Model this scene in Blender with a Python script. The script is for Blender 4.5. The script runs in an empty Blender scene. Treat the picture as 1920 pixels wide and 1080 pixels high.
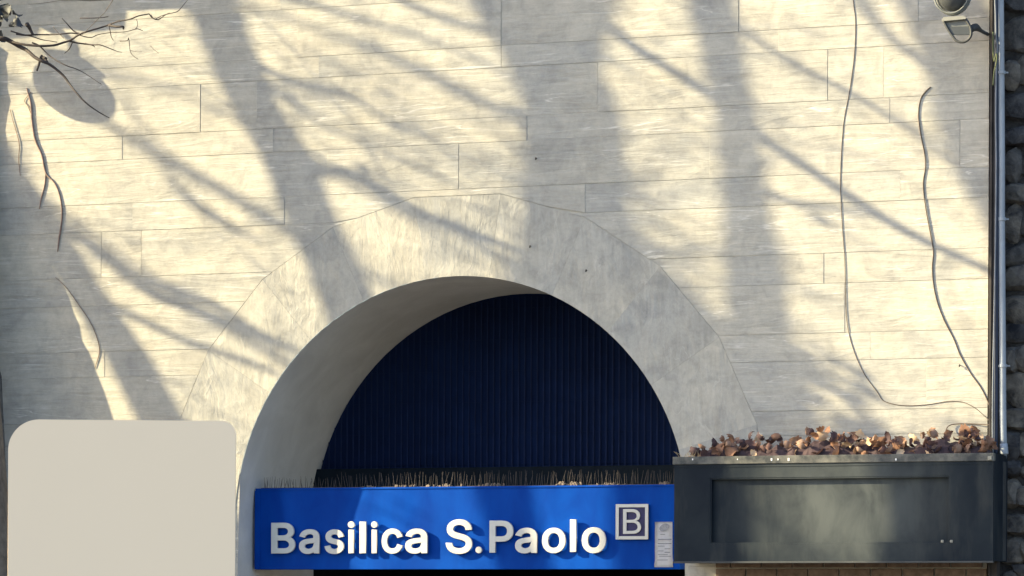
import bpy, bmesh, math, random
from mathutils import Vector, Matrix, Euler, noise
random.seed(7)
SC = bpy.context.scene
COL = SC.collection

# ------------------------------------------------------------------ camera
TH = 0.3618; FPX = 6500.0; ROLL = 0.0046
CAM = Vector((10.4948, -26.452, 1.60))
cd = bpy.data.cameras.new('camera'); cam = bpy.data.objects.new('camera', cd); COL.objects.link(cam)
cam.location = CAM
CM = (Matrix.Rotation(TH, 3, 'Z') @ Matrix.Rotation(math.pi/2, 3, 'X') @ Matrix.Rotation(ROLL, 3, 'Z'))
cam.rotation_euler = CM.to_euler()
cd.sensor_width = 36.0; cd.lens = 36.0*FPX/1920
PPX, PPY = 957.15, 1160.0
cd.shift_x = (960-PPX)/1920; cd.shift_y = (PPY-540)/1920
cd.clip_start = 0.1; cd.clip_end = 2000
SC.camera = cam

# ------------------------------------------------------------------ light
SUNV = Vector((1.0, 0.39, -0.50)).normalized()      # direction the sunlight travels
W = bpy.data.worlds.new('World'); SC.world = W; W.use_nodes = True
nt = W.node_tree; nt.nodes.clear()
sky = nt.nodes.new('ShaderNodeTexSky'); sky.sky_type = 'NISHITA'; sky.sun_disc = False
sky.sun_elevation = math.asin(-SUNV.z); sky.sun_rotation = math.atan2(-SUNV.x, -SUNV.y)
sky.air_density = 1.0; sky.dust_density = 1.5; sky.ozone_density = 0.6
bg = nt.nodes.new('ShaderNodeBackground'); bg.inputs[1].default_value = 0.110
wo = nt.nodes.new('ShaderNodeOutputWorld')
nt.links.new(sky.outputs[0], bg.inputs[0]); nt.links.new(bg.outputs[0], wo.inputs[0])
sl = bpy.data.lights.new('sun', 'SUN'); sl.energy = 5.0; sl.angle = math.radians(0.53); sl.color = (1.0, 0.84, 0.50)
so = bpy.data.objects.new('sun', sl); COL.objects.link(so); so.location = (-20, -10, 20)
so.rotation_euler = SUNV.to_track_quat('-Z', 'Y').to_euler()
vs = SC.view_settings; vs.view_transform = 'Standard'; vs.look = 'None'; vs.gamma = 1; vs.use_curve_mapping = False
vs.exposure = 1.82

# ------------------------------------------------------------------ helpers
def at(px, py, Y=0.0):
    d = CM @ Vector(((px-PPX)/FPX, -(py-PPY)/FPX, -1.0))
    return CAM + d*((Y-CAM.y)/d.y)
def atx(px, py, X):
    d = CM @ Vector(((px-PPX)/FPX, -(py-PPY)/FPX, -1.0))
    return CAM + d*((X-CAM.x)/d.x)

def nodes(name, rough=0.8, col=(.5,.5,.5), metal=0.0, spec=0.3):
    m = bpy.data.materials.new(name); m.use_nodes = True
    b = m.node_tree.nodes['Principled BSDF']
    b.inputs['Base Color'].default_value = (*col, 1); b.inputs['Roughness'].default_value = rough
    b.inputs['Metallic'].default_value = metal; b.inputs['Specular IOR Level'].default_value = spec
    return m, m.node_tree, b
def N(t, kind, **kw):
    n = t.nodes.new(kind)
    for k, v in kw.items(): setattr(n, k, v)
    return n
def ramp(t, src, stops):
    r = t.nodes.new('ShaderNodeValToRGB'); t.links.new(src, r.inputs[0])
    while len(r.color_ramp.elements) < len(stops): r.color_ramp.elements.new(0.5)
    for e, (p, c) in zip(r.color_ramp.elements, stops):
        e.position = p; e.color = (*c, 1) if isinstance(c, tuple) else (c, c, c, 1)
    return r.outputs[0]
def noise_tex(t, vec, scale, detail=4, rough=0.6, dist=0.0):
    n = t.nodes.new('ShaderNodeTexNoise'); n.inputs['Scale'].default_value = scale
    n.inputs['Detail'].default_value = detail; n.inputs['Roughness'].default_value = rough
    n.inputs['Distortion'].default_value = dist; t.links.new(vec, n.inputs['Vector']); return n.outputs['Fac']
def posvec(t, scale=(1,1,1), rnd=0.0):
    g = t.nodes.new('ShaderNodeNewGeometry'); m = t.nodes.new('ShaderNodeMapping'); m.vector_type = 'POINT'
    m.inputs['Scale'].default_value = scale; t.links.new(g.outputs['Position'], m.inputs['Vector'])
    if rnd:
        oi = t.nodes.new('ShaderNodeObjectInfo'); mu = t.nodes.new('ShaderNodeMath'); mu.operation = 'MULTIPLY'
        mu.inputs[1].default_value = rnd; t.links.new(oi.outputs['Random'], mu.inputs[0])
        cx = t.nodes.new('ShaderNodeCombineXYZ')
        for i in range(3): t.links.new(mu.outputs[0], cx.inputs[i])
        t.links.new(cx.outputs[0], m.inputs['Location'])
    return m.outputs[0]
def mix(t, fac, a, b, mode='MIX'):
    n = t.nodes.new('ShaderNodeMix'); n.data_type = 'RGBA'; n.blend_type = mode
    for s, v in ((n.inputs[0], fac), (n.inputs[6], a), (n.inputs[7], b)):
        if isinstance(v, (int, float)): s.default_value = v
        elif isinstance(v, tuple): s.default_value = (*v, 1)
        else: t.links.new(v, s)
    return n.outputs[2]
def mth(t, op, a, b=None):
    n = t.nodes.new('ShaderNodeMath'); n.operation = op
    for s, v in ((n.inputs[0], a), (n.inputs[1], b)):
        if v is None: continue
        if isinstance(v, (int, float)): s.default_value = v
        else: t.links.new(v, s)
    return n.outputs[0]
def bump(t, bsdf, h, strength, dist=0.01, prev=None):
    n = t.nodes.new('ShaderNodeBump'); n.inputs['Strength'].default_value = strength; n.inputs['Distance'].default_value = dist
    t.links.new(h, n.inputs['Height'])
    if prev is not None: t.links.new(prev, n.inputs['Normal'])
    t.links.new(n.outputs[0], bsdf.inputs['Normal']); return n.outputs[0]

def tag(o, label=None, cat=None, group=None, kind=None):
    if label: o['label'] = label
    if cat: o['category'] = cat
    if group: o['group'] = group
    if kind: o['kind'] = kind
    return o
def empty(name, loc, label=None, cat=None, group=None):
    o = bpy.data.objects.new(name, None); COL.objects.link(o); o.location = loc
    o.empty_display_size = 0.1
    return tag(o, label, cat, group)
def root_loc(p):
    v = Vector((0,0,0))
    while p is not None: v += p.location; p = p.parent
    return v
def link(name, me, mat=None, parent=None, smooth=False):
    """mesh given in world coordinates; origin moved to its centre"""
    if mat is not None: me.materials.append(mat)
    c = Vector((0,0,0))
    if len(me.vertices):
        for v in me.vertices: c += v.co
        c /= len(me.vertices)
        me.transform(Matrix.Translation(-c))
    o = bpy.data.objects.new(name, me); COL.objects.link(o)
    if parent is not None:
        o.parent = parent; o.location = c - root_loc(parent)
    else: o.location = c
    if smooth:
        for p in me.polygons: p.use_smooth = True
    return o
def from_bm(name, bm, mat=None, parent=None, smooth=False):
    bmesh.ops.recalc_face_normals(bm, faces=bm.faces)
    me = bpy.data.meshes.new(name); bm.to_mesh(me); bm.free()
    return link(name, me, mat, parent, smooth)
def add_box(bm, lo, hi, bevel=0.0, M=None):
    r = bmesh.ops.create_cube(bm, size=1.0)
    vs_ = r['verts']
    for v in vs_:
        v.co = Vector(((lo[i]+hi[i])/2 + v.co[i]*(hi[i]-lo[i]) for i in range(3)))
    if M is not None:
        for v in vs_: v.co = M @ v.co
    if bevel:
        es = list({e for v in vs_ for e in v.link_edges})
        bmesh.ops.bevel(bm, geom=es, offset=bevel, segments=2, affect='EDGES', profile=0.5)
def box(name, lo, hi, mat, parent=None, bevel=0.0, M=None):
    bm = bmesh.new(); add_box(bm, lo, hi, bevel, M); return from_bm(name, bm, mat, parent)
def smooth_path(P, k=4):
    """Catmull-Rom through (Vector, radius) pairs"""
    out = []
    n = len(P)
    for i in range(n-1):
        a = P[max(i-1,0)]; b = P[i]; c = P[i+1]; d = P[min(i+2,n-1)]
        for j in range(k):
            t = j/k
            def cr(p0,p1,p2,p3): return 0.5*((2*p1)+(p2-p0)*t+(2*p0-5*p1+4*p2-p3)*t*t+(3*p1-p0-3*p2+p3)*t**3)
            out.append((cr(a[0],b[0],c[0],d[0]), max(1e-4, b[1]*(1-t)+c[1]*t)))
    out.append(P[-1]); return out
def add_tube(bm, P, seg=8, cap=True):
    rings = []
    up = Vector((0.13, 0.97, 0.2)).normalized()
    for i, (p, r) in enumerate(P):
        d = (P[min(i+1,len(P)-1)][0] - P[max(i-1,0)][0])
        if d.length < 1e-9: d = Vector((0,0,1))
        d.normalize(); u = d.cross(up)
        if u.length < 0.05: u = d.cross(Vector((1,0,0)))
        u.normalize(); w = d.cross(u); up = (-w if w.dot(up) < 0 else w)
        w = up; u = d.cross(w)
        rings.append([bm.verts.new(p + (u*math.cos(2*math.pi*k/seg)+w*math.sin(2*math.pi*k/seg))*r) for k in range(seg)])
    for a, b in zip(rings, rings[1:]):
        for k in range(seg): bm.faces.new((a[k], a[(k+1)%seg], b[(k+1)%seg], b[k]))
    if cap:
        bm.faces.new(rings[0][::-1]); bm.faces.new(rings[-1])
def tube(name, P, mat, parent=None, seg=8, k=4):
    bm = bmesh.new(); add_tube(bm, smooth_path(P, k) if k > 1 else P, seg)
    return from_bm(name, bm, mat, parent, True)
def outset(poly, d):
    """move every vertex of a closed 2-D polygon along its left normal by d (mitred)"""
    n = len(poly); out = []
    for i in range(n):
        p0, p1, p2 = poly[i-1], poly[i], poly[(i+1)%n]
        a = Vector((p1[0]-p0[0], p1[1]-p0[1])); b = Vector((p2[0]-p1[0], p2[1]-p1[1]))
        if a.length < 1e-9 or b.length < 1e-9: out.append(tuple(p1)); continue
        a.normalize(); b.normalize()
        na = Vector((-a.y, a.x)); nb = Vector((-b.y, b.x)); m = na+nb
        if m.length < 1e-6: out.append(tuple(p1)); continue
        m.normalize(); s = d/max(0.5, m.dot(na)); out.append((p1[0]+m.x*s, p1[1]+m.y*s))
    return out
def slab(name, poly, y0, y1, mat, parent, ch=0.004, tilt=0.0):
    """stone: polygon (x,z) counter-clockwise seen from the street, chamfered front at y0, back at y1"""
    ar = sum(poly[i][0]*poly[(i+1)%len(poly)][1]-poly[(i+1)%len(poly)][0]*poly[i][1] for i in range(len(poly)))
    if ar < 0: poly = poly[::-1]
    inner = outset(poly, ch)
    cx = sum(p[0] for p in poly)/len(poly); cz = sum(p[1] for p in poly)/len(poly)
    tx = random.uniform(-tilt, tilt); tz = random.uniform(-tilt, tilt)
    bm = bmesh.new()
    f = [bm.verts.new((x, y0+tx*(x-cx)+tz*(z-cz), z)) for x, z in inner]
    m = [bm.verts.new((x, y0+ch*1.2+tx*(x-cx)+tz*(z-cz), z)) for x, z in poly]
    b = [bm.verts.new((x, y1, z)) for x, z in poly]
    n = len(poly)
    bm.faces.new(f); bm.faces.new(b[::-1])
    for A, B in ((f, m), (m, b)):
        for i in range(n): bm.faces.new((A[i], A[(i+1)%n], B[(i+1)%n], B[i]))
    return from_bm(name, bm, mat, parent)
# ------------------------------------------------------------------ materials
def m_travertine(name, streak=True):
    m, t, b = nodes(name, 0.85, spec=0.15)
    pv = posvec(t, (1,1,1), 7.0)
    st = posvec(t, (0.8, 1.1, 9.0) if streak else (7.0, 3.0, 1.1), 9.0)
    big = noise_tex(t, pv, 1.1, 3, 0.55)
    n1 = noise_tex(t, st, 1.6, 6, 0.62, 1.3)
    n2 = noise_tex(t, pv, 26.0, 5, 0.7)
    patch = noise_tex(t, pv, 4.5, 4, 0.6, 0.8)
    base = ramp(t, n1, [(0.25, (.405,.392,.360)), (0.5, (.465,.451,.415)), (0.75, (.515,.501,.462))])
    tint = ramp(t, big, [(0.32, (.82,.84,.87)), (0.62, (1.0,.985,.95))])
    c = mix(t, 1.0, base, tint, 'MULTIPLY')
    pt = ramp(t, patch, [(0.44, (1,1,1)), (0.64, (.80,.81,.83) if streak else (.76,.77,.79))])
    c = mix(t, 0.8, c, pt, 'MULTIPLY')
    gr = ramp(t, n2, [(0.3, (.86,.86,.86)), (0.62, (1.04,1.04,1.04))])
    c = mix(t, 0.7, c, gr, 'MULTIPLY')
    oi = N(t, 'ShaderNodeObjectInfo')
    rt = ramp(t, oi.outputs['Random'], [(0.0, (.95,.95,.95)), (0.5, (1,1,1)), (1.0, (1.04,1.03,1.01))])
    c = mix(t, 1.0, c, rt, 'MULTIPLY')
    # pale calcite veins running along the bed
    vn = noise_tex(t, posvec(t, (0.28,0.9,5.5) if streak else (3.0,2.0,1.0), 5.0), 1.7, 4, 0.55, 0.8)
    vein = ramp(t, vn, [(0.490, 0.0), (0.5, 1.0), (0.510, 0.0)])
    vmask = ramp(t, noise_tex(t, posvec(t, (1.3,1,2.2), 3.0), 1.5, 2), [(0.46, 0.0), (0.6, 1.0)])
    vf = mth(t, 'MULTIPLY', vein, vmask); vf = mth(t, 'MULTIPLY', vf, 0.7 if streak else 0.2)
    c = mix(t, vf, c, (.72,.70,.66))
    # small dark pits
    pn = noise_tex(t, posvec(t, (2.0,2,7.0), 4.0), 14.0, 2, 0.5)
    pit = ramp(t, pn, [(0.7, 0.0), (0.76, 1.0)])
    c = mix(t, mth(t, 'MULTIPLY', pit, 0.22), c, (.2,.19,.17))
    t.links.new(c, b.inputs['Base Color'])
    rg = noise_tex(t, posvec(t, (0.6,1,3.2) if streak else (2.5,1,1.4), 6.0), 1.7, 5, 0.55, 2.2)
    h0 = bump(t, b, rg, 0.5 if streak else 0.45, 0.020)
    h1 = bump(t, b, n1, 0.42 if streak else 0.3, 0.010, h0)
    h2 = bump(t, b, patch, 0.35, 0.012, h1)
    h3 = bump(t, b, n2, 0.35, 0.0025, h2)
    bump(t, b, mth(t, 'SUBTRACT', vein, mth(t, 'MULTIPLY', pit, 2.0)), 0.25, 0.003, h3)
    return m
M_STONE = m_travertine('travertine')
M_RING = m_travertine('travertine_arch', False)
m, t, b = nodes('mortar', 0.95, (.13,.122,.11)); M_MORTAR = m
b.inputs['Base Color'].default_value = (.27,.26,.24,1)
m, t, b = nodes('soffit_plaster', 0.9, spec=0.1); M_SOFFIT = m
pv = posvec(t)
t.links.new(ramp(t, noise_tex(t, pv, 2.6, 5, .62, .5), [(0.3,(.50,.50,.50)), (0.7,(.62,.62,.62))]), b.inputs['Base Color'])
bump(t, b, noise_tex(t, pv, 9, 6, .65), 0.35, 0.006)

def m_plain(name, col, rough, metal=0.0, spec=0.4, var=0.25, sc=6.0, bm_=0.1):
    m, t, b = nodes(name, rough, col, metal, spec)
    pv = posvec(t); n = noise_tex(t, pv, sc, 5, .65)
    lo = tuple(c*(1-var) for c in col); hi = tuple(min(1, c*(1+var)) for c in col)
    t.links.new(ramp(t, n, [(0.3, lo), (0.7, hi)]), b.inputs['Base Color'])
    if bm_: bump(t, b, noise_tex(t, pv, sc*6, 3), bm_, 0.003)
    return m
M_BARK = m_plain('bark', (.13,.105,.085), .9, var=.4, sc=12, bm_=.5)
M_TWIG = m_plain('dark_twig', (.045,.036,.036), .8, var=.3, sc=20)
M_NAVY = m_plain('navy_sheet', (.0025,.011,.050), .85, spec=.15, var=.25, sc=2.2, bm_=0)
M_BAR = m_plain('navy_bar', (.0038,.0135,.058), .9, spec=.3, var=.3, sc=7, bm_=0)
M_BEAM = m_plain('dark_beam', (.005,.010,.018), .8, spec=.15, var=.25, sc=6)
M_BLACK = m_plain('passage_dark', (.010,.011,.012), .9, spec=.1, var=.3)
M_SPIKE = m_plain('spike_steel', (.06,.052,.052), .75, spec=.4, var=.35, sc=22, bm_=0)
M_DUST = m_plain('grime_heap', (.15,.12,.10), .95, var=.35, sc=30, bm_=.4)
M_DARKMETAL = m_plain('dark_metal', (.05,.054,.058), .6, spec=.35, var=.3, sc=5)
M_PIPE = m_plain('pale_pipe', (.28,.315,.37), .5, spec=.4, var=.12, sc=8, bm_=.05)
M_CABLE = m_plain('brown_cable', (.10,.072,.06), .7, var=.2, sc=10, bm_=0)
M_CABLE_DK = m_plain('dark_cable', (.02,.03,.06), .6, var=.2, sc=10, bm_=0)
M_CABLE_GY = m_plain('grey_cable', (.16,.18,.22), .6, var=.2, sc=10, bm_=0)
M_CABLE_YG = m_plain('yellow_green_cable', (.11,.13,.06), .6, var=.2, sc=25, bm_=0)
M_POST = m_plain('brown_black_post', (.035,.030,.030), .75, var=.6, sc=5, bm_=.3)
M_SHADOW_STEM = m_plain('shadow_stem', (.22,.155,.135), .85, var=.35, sc=18)  # brown tone stands in for thin cast shadows
M_PAPER = m_plain('paper', (.88,.88,.90), .8, spec=.1, var=.05, sc=9, bm_=.1)
M_INK = m_plain('grey_ink', (.27,.28,.32), .8, spec=.1, var=.3, sc=60, bm_=0)
M_STAND_IN = m_plain('stand_in_beige', (.90,.745,.56), .75, spec=.15, var=.006, sc=1.5, bm_=0)
M_LETTER = m_plain('white_letter', (.58,.575,.55), .45, spec=.4, var=.05, sc=10, bm_=0)
M_LAMP_GREY = m_plain('lamp_grey', (.12,.13,.13), .5, spec=.5, var=.25, sc=14)
M_LAMP_PALE = m_plain('lamp_pale_rim', (.22,.22,.20), .4, spec=.5, var=.1, sc=14, bm_=0)
M_LENS = m_plain('lamp_lens', (.05,.055,.06), .3, spec=.4, var=.1, sc=9, bm_=0)
M_GREYPAVE = m_plain('pavement', (.065,.065,.07), .9, var=.2, sc=.8, bm_=.3)
M_GLOBE = m_plain('milky_globe', (.7,.7,.68), .3, spec=.5, var=.03, bm_=0)
M_LEAFDK = m_plain('dark_leaf', (.03,.035,.042), .6, var=.4, sc=12, bm_=0)

# blue enamel of the station sign: faded streaks, drips
m, t, b = nodes('blue_enamel', 0.55, spec=0.05); M_BLUE = m
n = noise_tex(t, posvec(t, (2.2,1,.9)), 1.8, 4, .55, .4)
c = ramp(t, n, [(0.3,(.0008,.036,.26)), (0.7,(.002,.065,.38))])
fleck = ramp(t, noise_tex(t, posvec(t), 40, 3), [(0.7,0.0),(0.8,1.0)])
t.links.new(mix(t, mth(t,'MULTIPLY',fleck,.05), c, (.25,.33,.5)), b.inputs['Base Color'])
t.links.new(ramp(t, noise_tex(t, posvec(t,(1,1,.4)), 5, 3), [(0.3,.42),(0.7,.62)]), b.inputs['Roughness'])
M_BADGE = m_plain('badge_indigo', (.018,.015,.085), .5, var=.3, sc=20, bm_=0)

# painted dark planter with dust and run marks
m, t, b = nodes('planter_paint', 0.5, spec=0.10); M_PLANTER = m
n = noise_tex(t, posvec(t, (1,1,1)), 2.3, 5, .6, .6); dr = noise_tex(t, posvec(t, (4,3,.9)), 1.6, 4, .6)
c = ramp(t, n, [(0.3,(.006,.011,.020)), (0.7,(.016,.023,.031))])
c = mix(t, mth(t,'MULTIPLY', ramp(t, dr, [(0.50,0.0),(0.80,1.0)]), .35), c, (.09,.095,.088))
# sunlit patch painted paler into the middle of the front
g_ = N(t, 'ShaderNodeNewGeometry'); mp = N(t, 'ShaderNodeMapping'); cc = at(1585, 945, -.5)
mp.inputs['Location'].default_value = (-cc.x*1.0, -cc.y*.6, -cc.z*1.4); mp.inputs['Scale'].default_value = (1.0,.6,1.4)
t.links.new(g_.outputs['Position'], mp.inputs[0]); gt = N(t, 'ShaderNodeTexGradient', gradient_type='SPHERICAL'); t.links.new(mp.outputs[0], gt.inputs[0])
lit_patch = mth(t, 'MULTIPLY', ramp(t, gt.outputs['Fac'], [(0.0,0.0),(0.75,1.0)]), ramp(t, noise_tex(t, posvec(t,(1.6,1,.9)), 2.6, 5, .6, .5), [(0.3,.35),(0.65,1.0)]))
c = mix(t, mth(t,'MULTIPLY', lit_patch, .85), c, (.098,.110,.112))
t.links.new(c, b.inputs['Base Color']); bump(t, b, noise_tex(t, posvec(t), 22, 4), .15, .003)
# top rim, mottled and paler than the box
m, t, b = nodes('planter_rim', 0.8, spec=0.2); M_RIM = m
c = ramp(t, noise_tex(t, posvec(t), 9, 5, .7), [(0.35,(.05,.055,.06)), (0.72,(.20,.195,.175))])
t.links.new(c, b.inputs['Base Color'])

def m_rubble(name, lo, hi, sc):
    m, t, b = nodes(name, 0.92, spec=0.15)
    pv = posvec(t, (1,1,1), 11.0)
    c = ramp(t, noise_tex(t, pv, sc, 6, .7, .5), [(0.3, lo), (0.72, hi)])
    oi = N(t, 'ShaderNodeObjectInfo')
    c = mix(t, 1.0, c, ramp(t, oi.outputs['Random'], [(0.0,(.55,.56,.62)), (0.55,(1,.98,.95)), (1.0,(1.7,1.55,1.35))]), 'MULTIPLY')
    t.links.new(c, b.inputs['Base Color']); bump(t, b, noise_tex(t, pv, sc*2.5, 6, .7), .7, .02)
    return m
M_RUBBLE = m_rubble('dark_rubble', (.035,.037,.046), (.21,.20,.19), 9)
M_RUBBLE_MORTAR = m_rubble('rubble_mortar', (.02,.022,.03), (.07,.07,.075), 12)

# ------------------------------------------------------------------ ground
box('pavement', (-60,-60,-.3), (60,60,0), M_GREYPAVE)
bpy.data.objects['pavement']['kind'] = 'structure'

# ------------------------------------------------------------------ facade of cut stone with the arch
AC = Vector((0, 0, 2.39)); R = 2.0; EZ = 1.01; RE = 2.68; DEP = 1.63
XL, XR = -4.55, at(1853, 500, 0).x
facade = empty('stone_facade', (0,0,0), 'pale travertine ashlar facade pierced by a round arch', 'wall')
NV = 11; HA = math.pi/NV
ext = []                                     # outline of the voussoir ring (straight-topped stones)
for i in range(NV+1):
    a = math.pi*i/NV
    rr = RE*(1.0 if 0 < i < NV else .99)
    ext.append((rr*math.cos(a), AC.z + rr*EZ*math.sin(a)))
def ext_half(z, side):                       # x of the ring's outline at height z
    pts = [p for p in ext if p[0]*side >= -1e-9]
    pts = sorted(pts, key=lambda p: p[1])
    if z <= AC.z: return side*RE*.99
    apex = max(p[1] for p in pts)
    if z >= apex: return 0.0
    for (x0,z0),(x1,z1) in zip(pts, pts[1:]):
        if z0 <= z <= z1 and z1 > z0: return x0+(x1-x0)*(z-z0)/(z1-z0)
    return 0.0
def ext_top(x):
    if abs(x) >= RE*.99: return -1
    P = sorted(ext)
    for (x0,z0),(x1,z1) in zip(P, P[1:]):
        if x0 <= x <= x1 and x1 > x0: return z0+(z1-z0)*(x-x0)/(x1-x0)
    return -1
APEX = max(p[1] for p in ext)
rows_px = [-416,-323,-280,-187,-144,-51,-8,85,126,219,265,351,405,495,550,640,690,780,825,915,960,1050,1095,1185,1230,1330,1375,1480]
zr = [at(950, y, 0).z for y in rows_px]; zr[-1] = 0.0
known = {6:[(940,0),(1385,75)], 7:[(940,100)], 8:[(376,200),(1120,160),(1552,140)], 9:[(988,240)], 10:[(860,310),(1800,270)], 12:[(190,440),(265,440)]}
G = 0.0017
RB = random.Random(21)
nb = 0
for r in range(len(zr)-1):
    z1, z0 = zr[r]-G, zr[r+1]+G
    if z1 - z0 < .05: continue
    kx = [at(px, py, 0).x for px, py in known.get(r, [])]
    xs = [XL]; tall = (z1-z0) > .3
    x = XL
    while True:
        x += RB.uniform(1.7, 3.4) if tall else RB.uniform(1.3, 3.0)
        if x > XR-.4: break
        if all(abs(x-k) > .45 for k in kx): xs.append(x)
    xs = sorted(xs + kx + [XR])
    if z0 < APEX and z1 <= APEX:
        lo_, hi_ = abs(ext_half(z1,1))-.35, abs(ext_half(z0,1))+.42
        xs = [q for q in xs if q in (XL, XR) or not (lo_ < abs(q) < hi_)]
        if not any(abs(q) < .3 for q in xs): xs = sorted(xs+[0.0])
    for xa, xb in zip(xs, xs[1:]):
        gv = lambda x_: G*1.3 if any(abs(x_-k) < 1e-6 for k in kx) else .0002
        xa += gv(xa); xb -= gv(xb)
        yo = RB.uniform(-.0012, .0006); poly = None
        def emit(poly):
            if len(poly) >= 3 and (max(p[0] for p in poly)-min(p[0] for p in poly)) > .05 and (max(p[1] for p in poly)-min(p[1] for p in poly)) > .03:
                slab('stone_block', poly, yo, .09, M_STONE, facade, .0009, .0022)
        if z0 >= APEX: emit([(xa,z0),(xb,z0),(xb,z1),(xa,z1)]); continue
        if z1 > APEX or (z1 > ext_half(0,1)*0 and abs(xa) < 0.01 and False):
            # the crown of the ring cuts into this course from below
            cx = sorted({xa, xb} | {p[0] for p in ext if xa < p[0] < xb} | {xa+(xb-xa)*k/8 for k in range(9)})
            low = [(x_, max(z0, ext_top(x_)+1.4*G)) for x_ in cx]
            emit(low + [(xb,z1),(xa,z1)]); continue
        for side in (-1, 1):
            zs = sorted({z0, z1} | {p[1] for p in ext if z0 < p[1] < z1})
            if side < 0:
                a_, b_ = xa, min(xb, ext_half(z1,-1)-.5*G)
                if b_ <= a_: continue
                if max(min(xb, ext_half(z,-1)-.5*G) for z in zs) <= a_+.02: continue
                poly = [(a_, z1), (a_, z0)] + [(max(a_+.004, min(xb, ext_half(z,-1)-.5*G)), z) for z in zs]
            else:
                a_, b_ = max(xa, ext_half(z1,1)+.5*G), xb
                if b_ <= a_: continue
                poly = [(xb, z0), (xb, z1)] + [(min(xb-.004, max(xa, ext_half(z,1)+.5*G)), z) for z in reversed(zs)]
            emit(poly)
# mortar bed behind the stones
bm = bmesh.new()
xx = sorted({XL, XR} | {-2.02+4.04*k/60 for k in range(61)})
def bot(x): return AC.z + EZ*math.sqrt(max(0, (R+.02)**2 - x*x)) if abs(x) < R+.02 else 0.0
for a, b in zip(xx, xx[1:]):
    mid = (a+b)/2
    za, zb = (bot(a), bot(b)) if abs(mid) < R+.02 else (0, 0)
    v = [bm.verts.new(p) for p in ((a,.0045,za),(b,.0045,zb),(b,.0045,zr[0]),(a,.0045,zr[0]))]
    bm.faces.new(v)
from_bm('mortar_bed', bm, M_STONE, facade)
box('wall_core', (XL, .35, APEX+.1), (XR, .8, zr[0]), M_MORTAR, facade)
box('wall_core', (XL, .35, 0), (-RE-.1, .8, APEX+.09), M_MORTAR, facade)
box('wall_core', (RE+.1, .1, 0), (XR, .8, APEX+.09), M_MORTAR, facade)
# voussoirs
for i in range(NV):
    a0 = math.pi*i/NV + .0001; a1 = math.pi*(i+1)/NV - .0001
    inner = [((R)*math.cos(a0+(a1-a0)*k/6), AC.z+R*EZ*math.sin(a0+(a1-a0)*k/6)) for k in range(7)]
    r0 = RE*(.99 if i == 0 else 1)-.002; r1 = RE*(.99 if i == NV-1 else 1)-.002
    outer = [(r1*math.cos(a1), AC.z+r1*EZ*math.sin(a1)), (r0*math.cos(a0), AC.z+r0*EZ*math.sin(a0))]
    slab('voussoir', inner + outer, -.001+random.uniform(-.001,.001), .004, M_RING, facade, .0003, .0004)
# jamb stones under the springing
for s in (-1, 1):
    z = AC.z - .003
    for h in (.36, .62, .7, .7):
        zz = max(0, z-h)
        xa, xb = (s*R, s*(RE*.99-.005)) if s > 0 else (s*(RE*.99-.005), s*R)
        slab('jamb_stone', [(xa,zz),(xb,zz),(xb,z),(xa,z)], -.002, .004, M_RING, facade, .002, .001)
        z = zz-.004
# vault soffit and jambs of the passage mouth
bm = bmesh.new()
pr = [(R+.001, 0.0)] + [((R+.001)*math.cos(math.pi*k/48), AC.z+(R+.001)*EZ*math.sin(math.pi*k/48)) for k in range(49)] + [(-R-.001, 0.0)]
ny = 8
g = [[bm.verts.new((x, .010+(DEP-.010)*j/ny, z)) for j in range(ny+1)] for x, z in pr]
for a, b in zip(g, g[1:]):
    for j in range(ny): bm.faces.new((a[j], a[j+1], b[j+1], b[j]))
o = from_bm('vault_soffit', bm, M_SOFFIT, facade, True)

# passage behind
box('passage_side', (-2.3, DEP+.06, 0), (-2.12, 6, 2.7), M_BLACK, facade)
box('passage_side', (2.12, DEP+.06, 0), (2.3, 6, 2.7), M_BLACK, facade)
box('passage_end', (-2.3, 6, 0), (2.3, 6.1, 2.7), M_BLACK, facade)
box('passage_ceiling', (-2.11, DEP+.11, 2.55), (2.11, 5.99, 2.68), M_BLACK, facade)

# ------------------------------------------------------------------ navy grille closing the arch
gr = empty('arch_grille', (0, DEP, 2.6), 'dark navy sheet and bars closing the arch above the blue station sign', 'grille')
bm = bmesh.new()
zb = at(900, 905, DEP).z
RS = R+.03; P = [(-RS, zb)] + [(-RS*math.cos(math.pi*k/60), AC.z+RS*EZ*math.sin(math.pi*k/60)) for k in range(61) if AC.z+RS*EZ*math.sin(math.pi*k/60) > zb] + [(RS, zb)]
f = [bm.verts.new((x, DEP+.001, z)) for x, z in P]; k_ = [bm.verts.new((x, DEP+.04, z)) for x, z in P]
bm.faces.new(f); bm.faces.new(k_[::-1])
for i in range(len(P)): bm.faces.new((f[i], f[(i+1)%len(P)], k_[(i+1)%len(P)], k_[i]))
from_bm('back_sheet', bm, M_NAVY, gr)
bars = []
x = -1.96
while x < 1.97:
    top = AC.z + EZ*math.sqrt(R*R-x*x) - .02
    if top - zb > .1:
        bm = bmesh.new(); add_box(bm, (x-.006+random.uniform(-.002,.002), DEP-.022, zb), (x+.006, DEP-.016, top)); bars.append(from_bm('bar', bm, M_BAR, gr))
    x += .0575
for i in range(7):
    z = zb + .16 + i*.27
    hw = math.sqrt(max(0, R*R-((z-AC.z)/EZ)**2)) - .02
    box('cross_rod', (-hw, DEP-.014, z-.003), (hw, DEP-.008, z+.003), M_NAVY, gr)
za, zc = at(900, 912, DEP-.09).z, at(900, 876, DEP-.09).z
box('transom_beam', (-R+.004, DEP-.09, za-.25), (R-.004, DEP-.03, zc), M_BEAM, gr, .004)

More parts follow.
